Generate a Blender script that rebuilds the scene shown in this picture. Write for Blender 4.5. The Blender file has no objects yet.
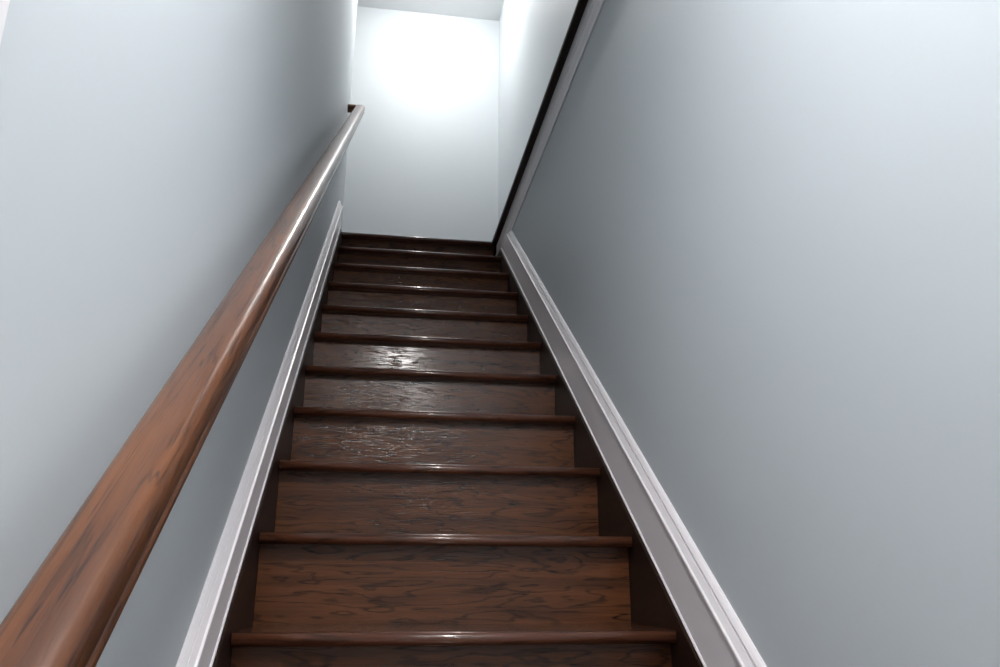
import bpy, bmesh, math, random
from mathutils import Matrix, Vector

random.seed(4)
S = bpy.context.scene
COL = S.collection

# ------------------------------------------------------------------ camera
cam_d = bpy.data.cameras.new('camera')
cam_d.sensor_width = 36.0
cam_d.lens = 803.17 / 1000 * 36.0
cam_d.clip_start = 0.02
cam = bpy.data.objects.new('camera', cam_d)
COL.objects.link(cam)
yaw, pitch, roll = -0.1517, 0.2991, -0.0034
Rz = Matrix.Rotation(yaw, 3, 'Z')
Rx = Matrix.Rotation(pitch, 3, 'X')
Ry = Matrix.Rotation(roll, 3, 'Y')
M = Rz @ Rx @ Ry                       # columns: right, forward, up
right, fwd, up = M.col[0], M.col[1], M.col[2]
R = Matrix((right, up, -fwd)).transposed()
cam.matrix_world = Matrix.Translation((-0.1741, -1.5812, 0.1026)) @ R.to_4x4()
S.camera = cam

# ------------------------------------------------------------------ world, exposure
w = bpy.data.worlds.new('world')
S.world = w
w.use_nodes = True
w.node_tree.nodes['Background'].inputs[0].default_value = (0.75, 0.85, 1.0, 1)
w.node_tree.nodes['Background'].inputs[1].default_value = 0.0
S.view_settings.view_transform = 'Standard'
S.view_settings.look = 'None'
S.view_settings.exposure = 0.36
S.view_settings.gamma = 1.0
S.view_settings.use_curve_mapping = False

# lamps: (position of lens, radius, strength, colour)
LAMP_STAIR = dict(loc=(-0.05, -1.3, 1.6), r=0.085, drop=0.05, power=235.0, col=(1.0, 0.98, 0.965))
LAMP_ENTRY = [dict(loc=(0.12, -2.9, 1.6), r=0.08, power=240.0, col=(1.0, 0.985, 0.975)),
              dict(loc=(1.25, -3.2, 1.6), r=0.08, power=400.0, col=(1.0, 0.985, 0.975))]  # unseen fill lamp, added to brighten the left stair wall
LAMP_HALL = dict(loc=(0.06, 2.85, 4.295), r=0.14, drop=0.09, power=88.0, col=(1.0, 0.965, 0.93))

# ------------------------------------------------------------------ constants
RISE, RUN = 0.19, 0.25
T = 0.025                              # tread thickness
OH = 0.045                             # nosing overhang
NTOP, NLOW = 10, -6
Z_LAND = NTOP * RISE + T / 2           # 1.9125
Z_FLOOR = (NLOW - 1) * RISE + T / 2
Z_SOFFIT = 1.6
Z_CEIL = 4.295
XL, XR = -0.443, 0.443                 # stair wall faces
Y_LEND = 2.92                          # where the left wall ends
Y_HEAD = -0.3                          # header at the front edge of the opening
Y_FAR = 3.65
Y_BACK = -4.6
Y_ROOM = -1.75                         # the entry room opens out behind here
X_ROOM = 2.2
X_UP = 0.61                            # upper right wall
UX = Vector((0, 0.25, 0.19)).normalized()      # along the slope
NX = Vector((0, -UX.z, UX.y))                  # square to the slope, up

# ------------------------------------------------------------------ node helpers
def new_mat(name):
    m = bpy.data.materials.new(name)
    m.use_nodes = True
    nt = m.node_tree
    return m, nt, nt.nodes['Principled BSDF']

def node(nt, kind, **kw):
    n = nt.nodes.new(kind)
    for k, v in kw.items():
        setattr(n, k, v)
    return n

def srgb(r, g, b):
    f = lambda c: (c / 255 / 12.92) if c / 255 <= 0.04045 else ((c / 255 + 0.055) / 1.055) ** 2.4
    return (f(r), f(g), f(b), 1)

def paint(name, col, rough=0.5, bump=0.03, scale=220, spec=0.4):
    m, nt, b = new_mat(name)
    tc = node(nt, 'ShaderNodeTexCoord')
    n1 = node(nt, 'ShaderNodeTexNoise')
    n1.inputs['Scale'].default_value = scale
    n1.inputs['Detail'].default_value = 2
    nt.links.new(tc.outputs['Object'], n1.inputs['Vector'])
    n2 = node(nt, 'ShaderNodeTexNoise')
    n2.inputs['Scale'].default_value = 1.7
    nt.links.new(tc.outputs['Object'], n2.inputs['Vector'])
    mx = node(nt, 'ShaderNodeMix', data_type='RGBA')
    mx.inputs[6].default_value = (col[0] * 0.985, col[1] * 0.985, col[2] * 0.985, 1)
    mx.inputs[7].default_value = (min(col[0] * 1.015, 1), min(col[1] * 1.015, 1), min(col[2] * 1.015, 1), 1)
    nt.links.new(n2.outputs['Fac'], mx.inputs[0])
    nt.links.new(mx.outputs[2], b.inputs['Base Color'])
    bp = node(nt, 'ShaderNodeBump')
    bp.inputs['Strength'].default_value = bump
    bp.inputs['Distance'].default_value = 0.002
    nt.links.new(n1.outputs['Fac'], bp.inputs['Height'])
    nt.links.new(bp.outputs['Normal'], b.inputs['Normal'])
    b.inputs['Roughness'].default_value = rough
    b.inputs['Specular IOR Level'].default_value = spec
    return m

def wood(name, axis, dark, mid, light, rough=0.25, lines=3.0, bump=0.25, coat=0.3, freq=(2.6, 20.0), line_amt=0.8, spec=0.3, crough=0.2):
    """stained red oak: cathedral contour lines plus fine open pores, grain along axis."""
    m, nt, b = new_mat(name)
    L = nt.links.new
    tc = node(nt, 'ShaderNodeTexCoord')
    oi = node(nt, 'ShaderNodeObjectInfo')
    mul = node(nt, 'ShaderNodeMath', operation='MULTIPLY')
    mul.inputs[1].default_value = 37.0
    L(oi.outputs['Random'], mul.inputs[0])
    cmb = node(nt, 'ShaderNodeCombineXYZ')
    for i in range(3):
        L(mul.outputs[0], cmb.inputs[i])
    def mapped(along, across):
        mp = node(nt, 'ShaderNodeMapping')
        sc = [across] * 3
        sc[axis] = along
        mp.inputs['Scale'].default_value = sc
        L(tc.outputs['Object'], mp.inputs['Vector'])
        ad = node(nt, 'ShaderNodeVectorMath', operation='ADD')
        L(mp.outputs[0], ad.inputs[0])
        L(cmb.outputs[0], ad.inputs[1])
        return ad.outputs[0]
    # growth ring contours
    na = node(nt, 'ShaderNodeTexNoise')
    na.inputs['Scale'].default_value = 1.0
    na.inputs['Detail'].default_value = 2.5
    na.inputs['Roughness'].default_value = 0.55
    na.inputs['Distortion'].default_value = 0.35
    L(mapped(*freq), na.inputs['Vector'])
    k = node(nt, 'ShaderNodeMath', operation='MULTIPLY')
    k.inputs[1].default_value = lines * 6.2832 * 3
    L(na.outputs['Fac'], k.inputs[0])
    sn = node(nt, 'ShaderNodeMath', operation='SINE')
    L(k.outputs[0], sn.inputs[0])
    ring = node(nt, 'ShaderNodeMapRange')
    ring.inputs[1].default_value = 0.45
    ring.inputs[2].default_value = 1.0
    L(sn.outputs[0], ring.inputs[0])
    # pores
    npo = node(nt, 'ShaderNodeTexNoise')
    npo.inputs['Scale'].default_value = 1.0
    npo.inputs['Detail'].default_value = 2.0
    L(mapped(22.0, 420.0), npo.inputs['Vector'])
    pore = node(nt, 'ShaderNodeMapRange')
    pore.inputs[1].default_value = 0.5
    pore.inputs[2].default_value = 0.72
    L(npo.outputs['Fac'], pore.inputs[0])
    # broad tone streaks
    nb = node(nt, 'ShaderNodeTexNoise')
    nb.inputs['Scale'].default_value = 1.0
    nb.inputs['Detail'].default_value = 4.0
    L(mapped(3.0, 45.0), nb.inputs['Vector'])
    cr = node(nt, 'ShaderNodeValToRGB')
    cr.color_ramp.elements[0].position = 0.3
    cr.color_ramp.elements[0].color = mid
    cr.color_ramp.elements[1].position = 0.72
    cr.color_ramp.elements[1].color = light
    L(nb.outputs['Fac'], cr.inputs[0])
    # lines are made of pores: combine
    pm = node(nt, 'ShaderNodeMath', operation='MULTIPLY_ADD')
    pm.inputs[1].default_value = 0.55
    pm.inputs[2].default_value = 0.5
    L(pore.outputs[0], pm.inputs[0])
    li = node(nt, 'ShaderNodeMath', operation='MULTIPLY')
    L(ring.outputs[0], li.inputs[0])
    L(pm.outputs[0], li.inputs[1])
    p2 = node(nt, 'ShaderNodeMath', operation='MULTIPLY_ADD')
    p2.inputs[1].default_value = 0.22
    L(pore.outputs[0], p2.inputs[0])
    L(li.outputs[0], p2.inputs[2])
    am = node(nt, 'ShaderNodeMath', operation='MULTIPLY', use_clamp=True)
    am.inputs[1].default_value = line_amt
    L(p2.outputs[0], am.inputs[0])
    mx = node(nt, 'ShaderNodeMix', data_type='RGBA')
    L(am.outputs[0], mx.inputs[0])
    L(cr.outputs[0], mx.inputs[6])
    mx.inputs[7].default_value = dark
    L(mx.outputs[2], b.inputs['Base Color'])
    bp = node(nt, 'ShaderNodeBump')
    bp.inputs['Strength'].default_value = bump
    bp.inputs['Distance'].default_value = 0.0012
    bp.invert = True
    hs = node(nt, 'ShaderNodeMath', operation='MULTIPLY_ADD')
    hs.inputs[1].default_value = 0.35
    L(am.outputs[0], hs.inputs[0])
    L(pore.outputs[0], hs.inputs[2])
    L(hs.outputs[0], bp.inputs['Height'])
    L(bp.outputs['Normal'], b.inputs['Normal'])
    b.inputs['Roughness'].default_value = rough
    b.inputs['Coat Weight'].default_value = coat
    b.inputs['Coat Roughness'].default_value = crough
    b.inputs['Specular IOR Level'].default_value = spec
    L(bp.outputs['Normal'], b.inputs['Coat Normal'])
    return m

def plain(name, col, rough=0.4, metal=0.0):
    m, nt, b = new_mat(name)
    tc = node(nt, 'ShaderNodeTexCoord')
    n = node(nt, 'ShaderNodeTexNoise')
    n.inputs['Scale'].default_value = 90
    nt.links.new(tc.outputs['Object'], n.inputs['Vector'])
    mr = node(nt, 'ShaderNodeMapRange')
    mr.inputs[3].default_value = rough * 0.85
    mr.inputs[4].default_value = rough * 1.15
    nt.links.new(n.outputs['Fac'], mr.inputs[0])
    nt.links.new(mr.outputs[0], b.inputs['Roughness'])
    b.inputs['Base Color'].default_value = col
    b.inputs['Metallic'].default_value = metal
    return m

def glow(name, col, strength):
    m, nt, b = new_mat(name)
    b.inputs['Base Color'].default_value = (0.9, 0.9, 0.9, 1)
    b.inputs['Emission Color'].default_value = (*col, 1)
    b.inputs['Emission Strength'].default_value = strength
    return m

WALL = paint('blue_grey_wall_paint', (0.596, 0.644, 0.676), rough=0.55, bump=0.04)
CEIL = paint('white_ceiling_paint', (0.82, 0.83, 0.84), rough=0.7, bump=0.05)
TRIM = paint('white_gloss_trim_paint', (0.86, 0.825, 0.85), rough=0.32, bump=0.0, scale=60, spec=0.5)
D, MI, LI = srgb(26, 11, 5), srgb(73, 41, 23), srgb(108, 65, 37)
WOOD_X = wood('dark_stained_oak_across', 0, D, MI, LI, rough=0.5, bump=0.2, coat=0.75, lines=2.6, line_amt=1.0, freq=(3.6, 23.0), spec=0.06, crough=0.16)
WOOD_T = wood('dark_stained_oak_tread', 0, D, srgb(78, 46, 32), srgb(102, 62, 44), rough=0.3, lines=2.0, bump=0.08, coat=1.0, crough=0.1)
WOOD_S = wood('shade_darkened_oak_sloping', 1, srgb(16, 8, 5), srgb(36, 20, 13), srgb(48, 29, 19), rough=0.45, coat=0.0, bump=0.06)  # stringer oak: shade of the sideways faces is put into the colour
WOOD_Y = wood('shade_darkened_oak_along', 1, srgb(12, 7, 5), srgb(26, 15, 11), srgb(34, 21, 15), rough=0.4, coat=0.05)  # ledge oak: unlit look of the overhanging edge is darkened into the colour
RAILW = wood('brown_stained_oak_rail', 1, srgb(40, 20, 12), srgb(74, 41, 23), srgb(112, 67, 36), rough=0.35, lines=1.8,
             bump=0.12, coat=0.4, freq=(2.2, 62.0), line_amt=0.95)
FLOORW = wood('warm_oak_floor', 1, srgb(96, 62, 40), srgb(150, 108, 76), srgb(176, 134, 98), rough=0.35)
NICKEL = plain('brushed_nickel', (0.55, 0.53, 0.5, 1), 0.3, 1.0)
WHITEM = plain('white_enamel', (0.85, 0.85, 0.85, 1), 0.35)

# ------------------------------------------------------------------ geometry helpers
def link(name, bm, mat, parent=None, smooth=False):
    bmesh.ops.recalc_face_normals(bm, faces=bm.faces[:])
    me = bpy.data.meshes.new(name)
    bm.to_mesh(me)
    bm.free()
    me.materials.append(mat)
    if smooth:
        for p in me.polygons:
            p.use_smooth = True
    o = bpy.data.objects.new(name, me)
    COL.objects.link(o)
    if parent is not None:
        o.parent = parent
    return o

def box_bm(x0, x1, y0, y1, z0, z1, bm=None):
    bm = bm or bmesh.new()
    vs = [bm.verts.new((x, y, z)) for z in (z0, z1) for y in (y0, y1) for x in (x0, x1)]
    for f in ((0, 1, 3, 2), (4, 5, 7, 6), (0, 1, 5, 4), (2, 3, 7, 6), (0, 2, 6, 4), (1, 3, 7, 5)):
        bm.faces.new([vs[i] for i in f])
    return bm

def bevel_all(bm, w, seg=2):
    bmesh.ops.bevel(bm, geom=bm.edges[:], offset=w, segments=seg, profile=0.5, affect='EDGES')
    return bm

def prism_bm(ring, vec, bm=None):
    """closed ring of 3d points pushed along vec."""
    bm = bm or bmesh.new()
    a = [bm.verts.new(p) for p in ring]
    b = [bm.verts.new(Vector(p) + vec) for p in ring]
    n = len(ring)
    bm.faces.new(a)
    bm.faces.new(list(reversed(b)))
    for i in range(n):
        bm.faces.new((a[i], a[(i + 1) % n], b[(i + 1) % n], b[i]))
    return bm

def cut(bm, co, no):
    """keep what lies behind the plane and close the cut."""
    g = bm.verts[:] + bm.edges[:] + bm.faces[:]
    r = bmesh.ops.bisect_plane(bm, geom=g, plane_co=co, plane_no=no, clear_outer=True)
    edges = [e for e in r['geom_cut'] if isinstance(e, bmesh.types.BMEdge)]
    if edges:
        bmesh.ops.holes_fill(bm, edges=[e for e in bm.edges if e.is_boundary])
    return bm

def tag(o, label=None, cat=None, group=None, kind=None):
    if label: o['label'] = label
    if cat: o['category'] = cat
    if group: o['group'] = group
    if kind: o['kind'] = kind
    return o

def empty(name, loc):
    e = bpy.data.objects.new(name, None)
    e.empty_display_size = 0.1
    e.location = loc
    COL.objects.link(e)
    return e

def structure(name, bm, mat, label, cat):
    return tag(link(name, bm, mat), label, cat, kind='structure')

# ------------------------------------------------------------------ the setting
# left wall with a rounded outside corner at its top end
wl = box_bm(XL - 0.1, XL, Y_ROOM, Y_LEND, Z_FLOOR - 0.1, Z_CEIL)
ce = [e for e in wl.edges if all(abs(v.co.x - XL) < 1e-5 and abs(v.co.y - Y_LEND) < 1e-5 for v in e.verts)]
bmesh.ops.bevel(wl, geom=ce, offset=0.012, segments=4, profile=0.5, affect='EDGES')
structure('wall_left', wl, WALL, 'pale blue-grey stairwell wall on the left carrying the wooden handrail', 'wall')
structure('wall_right', box_bm(XR, XR + 0.1, Y_ROOM, Y_FAR, Z_FLOOR - 0.1, Z_LAND - T), WALL,
          'broad blue-grey stairwell wall on the right below the dark ledge', 'wall')
structure('wall_upper_right', box_bm(X_UP, X_UP + 0.1, Y_HEAD - 0.1, Y_FAR, Z_LAND - T, Z_CEIL), WALL,
          'brightly lit upper hall wall above the black ledge edge', 'wall')
structure('wall_far', box_bm(-1.6, X_UP + 0.1, Y_FAR, Y_FAR + 0.1, Z_LAND - T - 0.1, Z_CEIL), WALL,
          'bright end wall of the hall at the top of the stairs', 'wall')
structure('wall_hall_left', box_bm(-1.6, -1.5, Y_LEND - 0.1, Y_FAR, Z_LAND - T - 0.1, Z_CEIL), WALL,
          'hidden hall wall round the corner to the left', 'wall')
structure('wall_hall_front', box_bm(-1.5, XL - 0.1, Y_LEND - 0.1, Y_LEND, Z_LAND - T - 0.1, Z_CEIL), WALL,
          'hidden hall wall behind the end of the left stairwell wall', 'wall')
structure('wall_header', box_bm(XL, X_UP, Y_HEAD - 0.1, Y_HEAD, Z_SOFFIT, Z_CEIL), WALL,
          'wall over the front edge of the stair opening', 'wall')
for side, nm in ((-1, 'left'), (1, 'right')):
    x0, x1 = sorted((side * (abs(XL) + 0.1), side * X_ROOM))
    structure('wall_entry_front_' + nm, box_bm(x0, x1, Y_ROOM, Y_ROOM + 0.1, Z_FLOOR - 0.1, Z_SOFFIT), WALL,
              'entry room wall beside the stair foot on the ' + nm, 'wall')
    x0, x1 = sorted((side * X_ROOM, side * (X_ROOM + 0.1)))
    structure('wall_entry_' + nm, box_bm(x0, x1, Y_BACK, Y_ROOM, Z_FLOOR - 0.1, Z_SOFFIT), WALL,
              'entry room side wall on the ' + nm, 'wall')
structure('wall_back', box_bm(-X_ROOM, X_ROOM, Y_BACK - 0.1, Y_BACK, Z_FLOOR - 0.1, Z_SOFFIT), WALL,
          'wall behind the viewer across the entry room', 'wall')
structure('ceiling', box_bm(-1.6, X_UP + 0.1, Y_HEAD - 0.1, Y_FAR + 0.1, Z_CEIL, Z_CEIL + 0.1), CEIL,
          'white ceiling of the upper hall', 'ceiling')
structure('ceiling_lower', prism_bm([(-X_ROOM, Y_BACK, Z_SOFFIT), (X_ROOM, Y_BACK, Z_SOFFIT), (X_ROOM, Y_ROOM, Z_SOFFIT), (XR, Y_ROOM, Z_SOFFIT),
          (XR, Y_HEAD - 0.1, Z_SOFFIT), (XL, Y_HEAD - 0.1, Z_SOFFIT), (XL, Y_ROOM, Z_SOFFIT), (-X_ROOM, Y_ROOM, Z_SOFFIT)], Vector((0, 0, 0.1))), CEIL,
          'low white ceiling over the foot of the stairs', 'ceiling')
structure('floor', prism_bm([(-X_ROOM, Y_BACK, Z_FLOOR), (X_ROOM, Y_BACK, Z_FLOOR), (X_ROOM, Y_ROOM, Z_FLOOR), (XR, Y_ROOM, Z_FLOOR),
          (XR, NLOW * RUN + OH, Z_FLOOR), (XL, NLOW * RUN + OH, Z_FLOOR), (XL, Y_ROOM, Z_FLOOR), (-X_ROOM, Y_ROOM, Z_FLOOR)], Vector((0, 0, -0.1))), FLOORW,
          'oak floor at the foot of the stairs', 'floor')
fl = box_bm(-1.5, X_UP, NTOP * RUN + 0.1, Y_FAR, Z_LAND - T, Z_LAND)
structure('floor_landing', fl, WOOD_X, 'dark wood landing floor at the top of the stairs', 'floor')
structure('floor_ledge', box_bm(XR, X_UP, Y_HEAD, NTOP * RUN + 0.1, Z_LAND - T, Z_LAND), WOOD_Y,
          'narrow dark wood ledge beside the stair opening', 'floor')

# dark nosing along the ledge
def bullnose_ring(x0, x1, zc, t, seg=8):
    """section in x,z: flat back at x1, half-round front towards x0."""
    r = t / 2
    pts = [(x1, zc - r), (x1, zc + r)]
    for i in range(seg + 1):
        a = math.pi / 2 + math.pi * i / seg
        pts.append((x0 + r + r * math.cos(a), zc + r * math.sin(a)))
    return pts
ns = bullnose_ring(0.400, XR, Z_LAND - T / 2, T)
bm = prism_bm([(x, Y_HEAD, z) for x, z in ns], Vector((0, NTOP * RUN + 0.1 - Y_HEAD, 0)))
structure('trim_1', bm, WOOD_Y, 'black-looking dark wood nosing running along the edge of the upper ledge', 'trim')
# white fascia moulding under it
fp = [(XR, 1.8875), (0.428, 1.8875), (0.428, 1.846), (0.4265, 1.842), (0.4265, 1.834), (0.430, 1.829), (0.433, 1.812), (0.437, 1.800), (0.4385, 1.785), (XR, 1.785)]
bm = prism_bm([(x, Y_HEAD, z) for x, z in fp], Vector((0, NTOP * RUN - Y_HEAD, 0)))
structure('trim_2', bm, TRIM, 'white fascia moulding tucked under the black ledge edge', 'trim')

# sloping baseboards
def skirt(side, low, mid, y_cut, z_cut, label):
    xw = XL if side < 0 else XR
    def P(s, d):
        return Vector((xw - side * d, 0, 0)) + NX * s
    s0, s1 = -2.6, 4.2
    board = [(low, 0), (low, .018), (low + .0015, .0205), (low + .0035, .0212), (low + .0060, .0200), (low + .0070, .018), (mid, .018), (mid, 0)]
    cap = [(mid, 0), (mid, .0215), (mid + .0015, .0225), (mid + .004, .0215), (mid + .0050, .0180), (mid + .015, .0128), (mid + .0165, .0120),
           (mid + .0165, .0085), (mid + .0190, .0085), (mid + .0192, .0110), (mid + .022, .0108), (mid + .0285, .0055), (mid + .031, .0020), (mid + .031, 0)]
    def make(prof):
        bm = prism_bm([P(s, d) + UX * s0 for s, d in prof], UX * (s1 - s0))
        if y_cut: cut(bm, (0, y_cut, 0), (0, 1, 0))
        if z_cut: cut(bm, (0, 0, z_cut), (0, 0, 1))
        cut(bm, (0, 0, Z_FLOOR), (0, 0, -1))
        return bm
    o = structure('baseboard_left' if side < 0 else 'baseboard_right', make(board), TRIM, label, 'baseboard')
    link('cap_moulding', make(cap), TRIM, o)
    return o
skirt(-1, .045, .133, 2.455, None, 'white moulded baseboard sloping up the left wall beneath the handrail')
skirt(1, .028, .138, None, 1.785, 'white moulded baseboard sloping up the right wall beside the treads')

# white casing edge on the left wall close to the viewer
zc0 = -1.1 * .76 + .30
cs = [(XL, -1.177), (XL, -1.087), (XL + .008, -1.087), (XL + .011, -1.087), (XL + .011, -1.091), (XL + .016, -1.099), (XL + .018, -1.117), (XL + .018, -1.177)]
bm = prism_bm([(x, y, zc0) for x, y in cs], Vector((0, 0, 1.9)))
cut(bm, (0, 0, 1.2), (0, 0, 1))
structure('trim_3', bm, TRIM, 'white upright casing edge at the top left corner of the view', 'trim')

# ------------------------------------------------------------------ staircase
stair = tag(empty('staircase', (0, NLOW * RUN, Z_FLOOR)), 'dark stained oak closed staircase rising between two blue-grey walls', 'staircase')
BASE = Vector((0, NLOW * RUN, Z_FLOOR))
HX = 0.4170

def tread_bm(depth, half, wob):
    """bullnosed board about its own origin: front of nose at y=0, mid height at z=0."""
    r = T / 2
    ring = [(depth, -r), (depth, r)]
    ring.append((0.016, r))
    for i in range(11):
        a = math.pi / 2 + math.pi * i / 10
        ring.append((r + r * math.cos(a), r * math.sin(a)))
    bm = prism_bm([(-half, y, z) for y, z in ring], Vector((2 * half, 0, 0)))
    for v in bm.verts:                     # ease the ends of the nose
        if v.co.y < 0.006 and abs(abs(v.co.x) - half) < 1e-6:
            v.co.x -= math.copysign(0.0025, v.co.x)
    return bm

for n in range(NLOW, NTOP + 1):
    half = HX
    last = n == NTOP
    depth = 0.1 if last else RUN + OH + 0.018
    t = link('landing_nosing' if last else 'tread', tread_bm(depth, half if not last else XR - .002, 0), WOOD_T, stair)
    t.location = Vector((0, n * RUN, n * RISE)) - BASE
    for p in t.data.polygons:
        p.use_smooth = abs(p.normal.x) < 0.5 and abs(p.normal.z) < 0.99 and p.normal.y < 0.5
    # riser standing under the nose of this tread
    zb = (n - 1) * RISE + T / 2
    zt = n * RISE - T / 2
    rb = box_bm(-0.4178, 0.4178, 0, 0.018, -(zt - zb), 0)
    r = link('riser', rb, WOOD_X, stair)
    r.location = Vector((0, n * RUN + OH, zt)) - BASE

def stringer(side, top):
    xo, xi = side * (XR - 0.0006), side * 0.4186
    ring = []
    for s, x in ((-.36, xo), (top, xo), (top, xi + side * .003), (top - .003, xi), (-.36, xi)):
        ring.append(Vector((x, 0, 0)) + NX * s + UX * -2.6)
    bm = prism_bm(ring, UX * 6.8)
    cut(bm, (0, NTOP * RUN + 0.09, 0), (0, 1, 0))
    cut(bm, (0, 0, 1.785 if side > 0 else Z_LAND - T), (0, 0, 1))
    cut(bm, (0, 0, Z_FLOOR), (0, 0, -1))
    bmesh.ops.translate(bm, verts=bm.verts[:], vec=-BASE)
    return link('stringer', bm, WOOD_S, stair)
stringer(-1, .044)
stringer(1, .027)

# ------------------------------------------------------------------ handrail
RX, RP = -0.3715, 0.665                 # centre line: x, height square to the slope
rail = tag(empty('handrail', (RX, -1.7, -1.7 * .76 + RP / UX.y)), 'reddish brown oak handrail running up the left wall', 'handrail')
ROFF = Vector(rail.location)
half_prof = [(0, .0215), (.010, .0213), (.0190, .0202), (.0232, .0182), (.0262, .0148), (.0280, .0100), (.0285, .0040), (.0284, -.0060), (.0276, -.0085),
             (.0252, -.0098), (.0250, -.0125), (.0262, -.0138), (.0272, -.0160), (.0272, -.0225), (.0255, -.0250), (.0225, -.0260), (0, -.0260)]
half_prof = [(x * .95, y) for x, y in half_prof]
prof = half_prof + [(-x, y) for x, y in reversed(half_prof[1:-1])]
Y0, Y1 = -1.72, 2.70
RTILT = -0.0135                         # the rail climbs a hair flatter than the stairs
UX_S, NX_S = UX.copy(), NX.copy()
UX = (UX_S * math.cos(RTILT) + NX_S * math.sin(RTILT))
NX = (NX_S * math.cos(RTILT) - UX_S * math.sin(RTILT))
RP = RP - 0.0135 * 0.9
def along(y):                           # distance along the slope for a world y
    return (y - RP * NX.y) / UX.y
RAILROT = math.atan2(UX.z, UX.y)
# local mesh along its own y axis so that the grain follows the rail
length = along(Y1) - along(Y0)
bm = prism_bm([Vector((x, 0, s)) for x, s in prof], Vector((0, length, 0)))
body = link('rail_body', bm, RAILW, rail, smooth=True)
body.location = (Vector((RX, 0, 0)) + NX * RP + UX * along(Y0)) - ROFF
body.rotation_euler = (RAILROT, 0, 0)
md = body.modifiers.new('edge', 'EDGE_SPLIT')
md.split_angle = math.radians(40)
for yy, nm in ((Y1, 'end_return'), (Y0, 'end_return')):
    end = yy == Y1
    # short mitred piece turning the rail into the wall
    bm = prism_bm([Vector((s, x, z)) for (x, z), s in ((p, -.0245) for p in prof)], Vector((-(RX - XL) + .0245, 0, 0)))
    e = link(nm, bm, RAILW, rail, smooth=True)
    off = along(yy) + (-.0285 if end else .0285)
    e.location = (Vector((RX, 0, 0)) + NX * RP + UX * off) - ROFF
    e.rotation_euler = (RAILROT, 0, 0)
    m2 = e.modifiers.new('edge', 'EDGE_SPLIT')
    m2.split_angle = math.radians(40)

def tube_bm(pts, r, seg=12):
    bm = bmesh.new()
    rings = []
    for i, p in enumerate(pts):
        p = Vector(p)
        d = (Vector(pts[min(i + 1, len(pts) - 1)]) - Vector(pts[max(i - 1, 0)])).normalized()
        a = d.cross(Vector((0, 1, 0))).normalized()
        b = d.cross(a).normalized()
        rings.append([bm.verts.new(p + a * r * math.cos(k * 2 * math.pi / seg) + b * r * math.sin(k * 2 * math.pi / seg)) for k in range(seg)])
    for i in range(len(rings) - 1):
        for k in range(seg):
            bm.faces.new((rings[i][k], rings[i][(k + 1) % seg], rings[i + 1][(k + 1) % seg], rings[i + 1][k]))
    bm.faces.new(rings[0])
    bm.faces.new(list(reversed(rings[-1])))
    return bm
for yb in (-1.05, 0.45, 1.95):          # brackets tucked underneath
    zr = yb * UX.z / UX.y + (RP - .026) / UX.y
    o = Vector((0, yb, zr))
    bm = tube_bm([(XL, yb, zr - .095), (XL + .03, yb, zr - .095), (XL + .055, yb, zr - .088), (RX - .006, yb, zr - .05), (RX, yb, zr - .002)], .006)
    bmesh.ops.translate(bm, verts=bm.verts[:], vec=-ROFF)
    b = link('bracket', bm, NICKEL, rail, smooth=True)
    b['label'] = 'metal wall bracket'
    rm = bmesh.new()
    bmesh.ops.create_cone(rm, cap_ends=True, segments=24, radius1=.019, radius2=.015, depth=.006,
                          matrix=Matrix.Translation(Vector((XL + .003, yb, zr - .095)) - ROFF) @ Matrix.Rotation(math.pi / 2, 4, 'Y'))
    link('rosette', rm, NICKEL, b)

# ------------------------------------------------------------------ ceiling lamps (just out of view)
def downlight(cfg, label):
    x, y, z = cfg['loc']
    t = tag(empty('bowl_light' if 'drop' in cfg else 'recessed_light', (x, y, z)), label, 'ceiling light')
    bm = bmesh.new()
    prof = [(cfg['r'], -.002), (cfg['r'] + .003, -.006), (cfg['r'] + .018, -.004), (cfg['r'] + .022, 0), (cfg['r'], 0)]
    N = 40
    rings = [[bm.verts.new((r * math.cos(2 * math.pi * k / N), r * math.sin(2 * math.pi * k / N), h)) for r, h in prof] for k in range(N)]
    for k in range(N):
        for j in range(len(prof)):
            bm.faces.new((rings[k][j], rings[(k + 1) % N][j], rings[(k + 1) % N][(j + 1) % 5], rings[k][(j + 1) % 5]))
    link('trim_ring', bm, WHITEM, t, smooth=True)
    r, d = cfg['r'] - .001, cfg.get('drop', 0)
    lm = bmesh.new()
    if d:                               # shallow glass bowl
        bmesh.ops.create_uvsphere(lm, u_segments=N, v_segments=20, radius=r)
        cut(lm, (0, 0, 0), (0, 0, 1))
        for v in lm.verts:
            v.co.z = v.co.z * d / r - .002
    else:
        bmesh.ops.create_circle(lm, cap_ends=True, segments=N, radius=r, matrix=Matrix.Translation((0, 0, -.002)))
    link('lens', lm, glow('lamp_lens', cfg['col'], cfg['power']), t)
downlight(LAMP_STAIR, 'round shallow bowl ceiling light over the foot of the stairs')
for c, k in zip(LAMP_ENTRY, ('in the middle', 'added as fill at the right')):
    downlight(c, 'round recessed ceiling light ' + k + ' of the entry room behind the viewer')
downlight(LAMP_HALL, 'round glass bowl ceiling light in the upper hall')
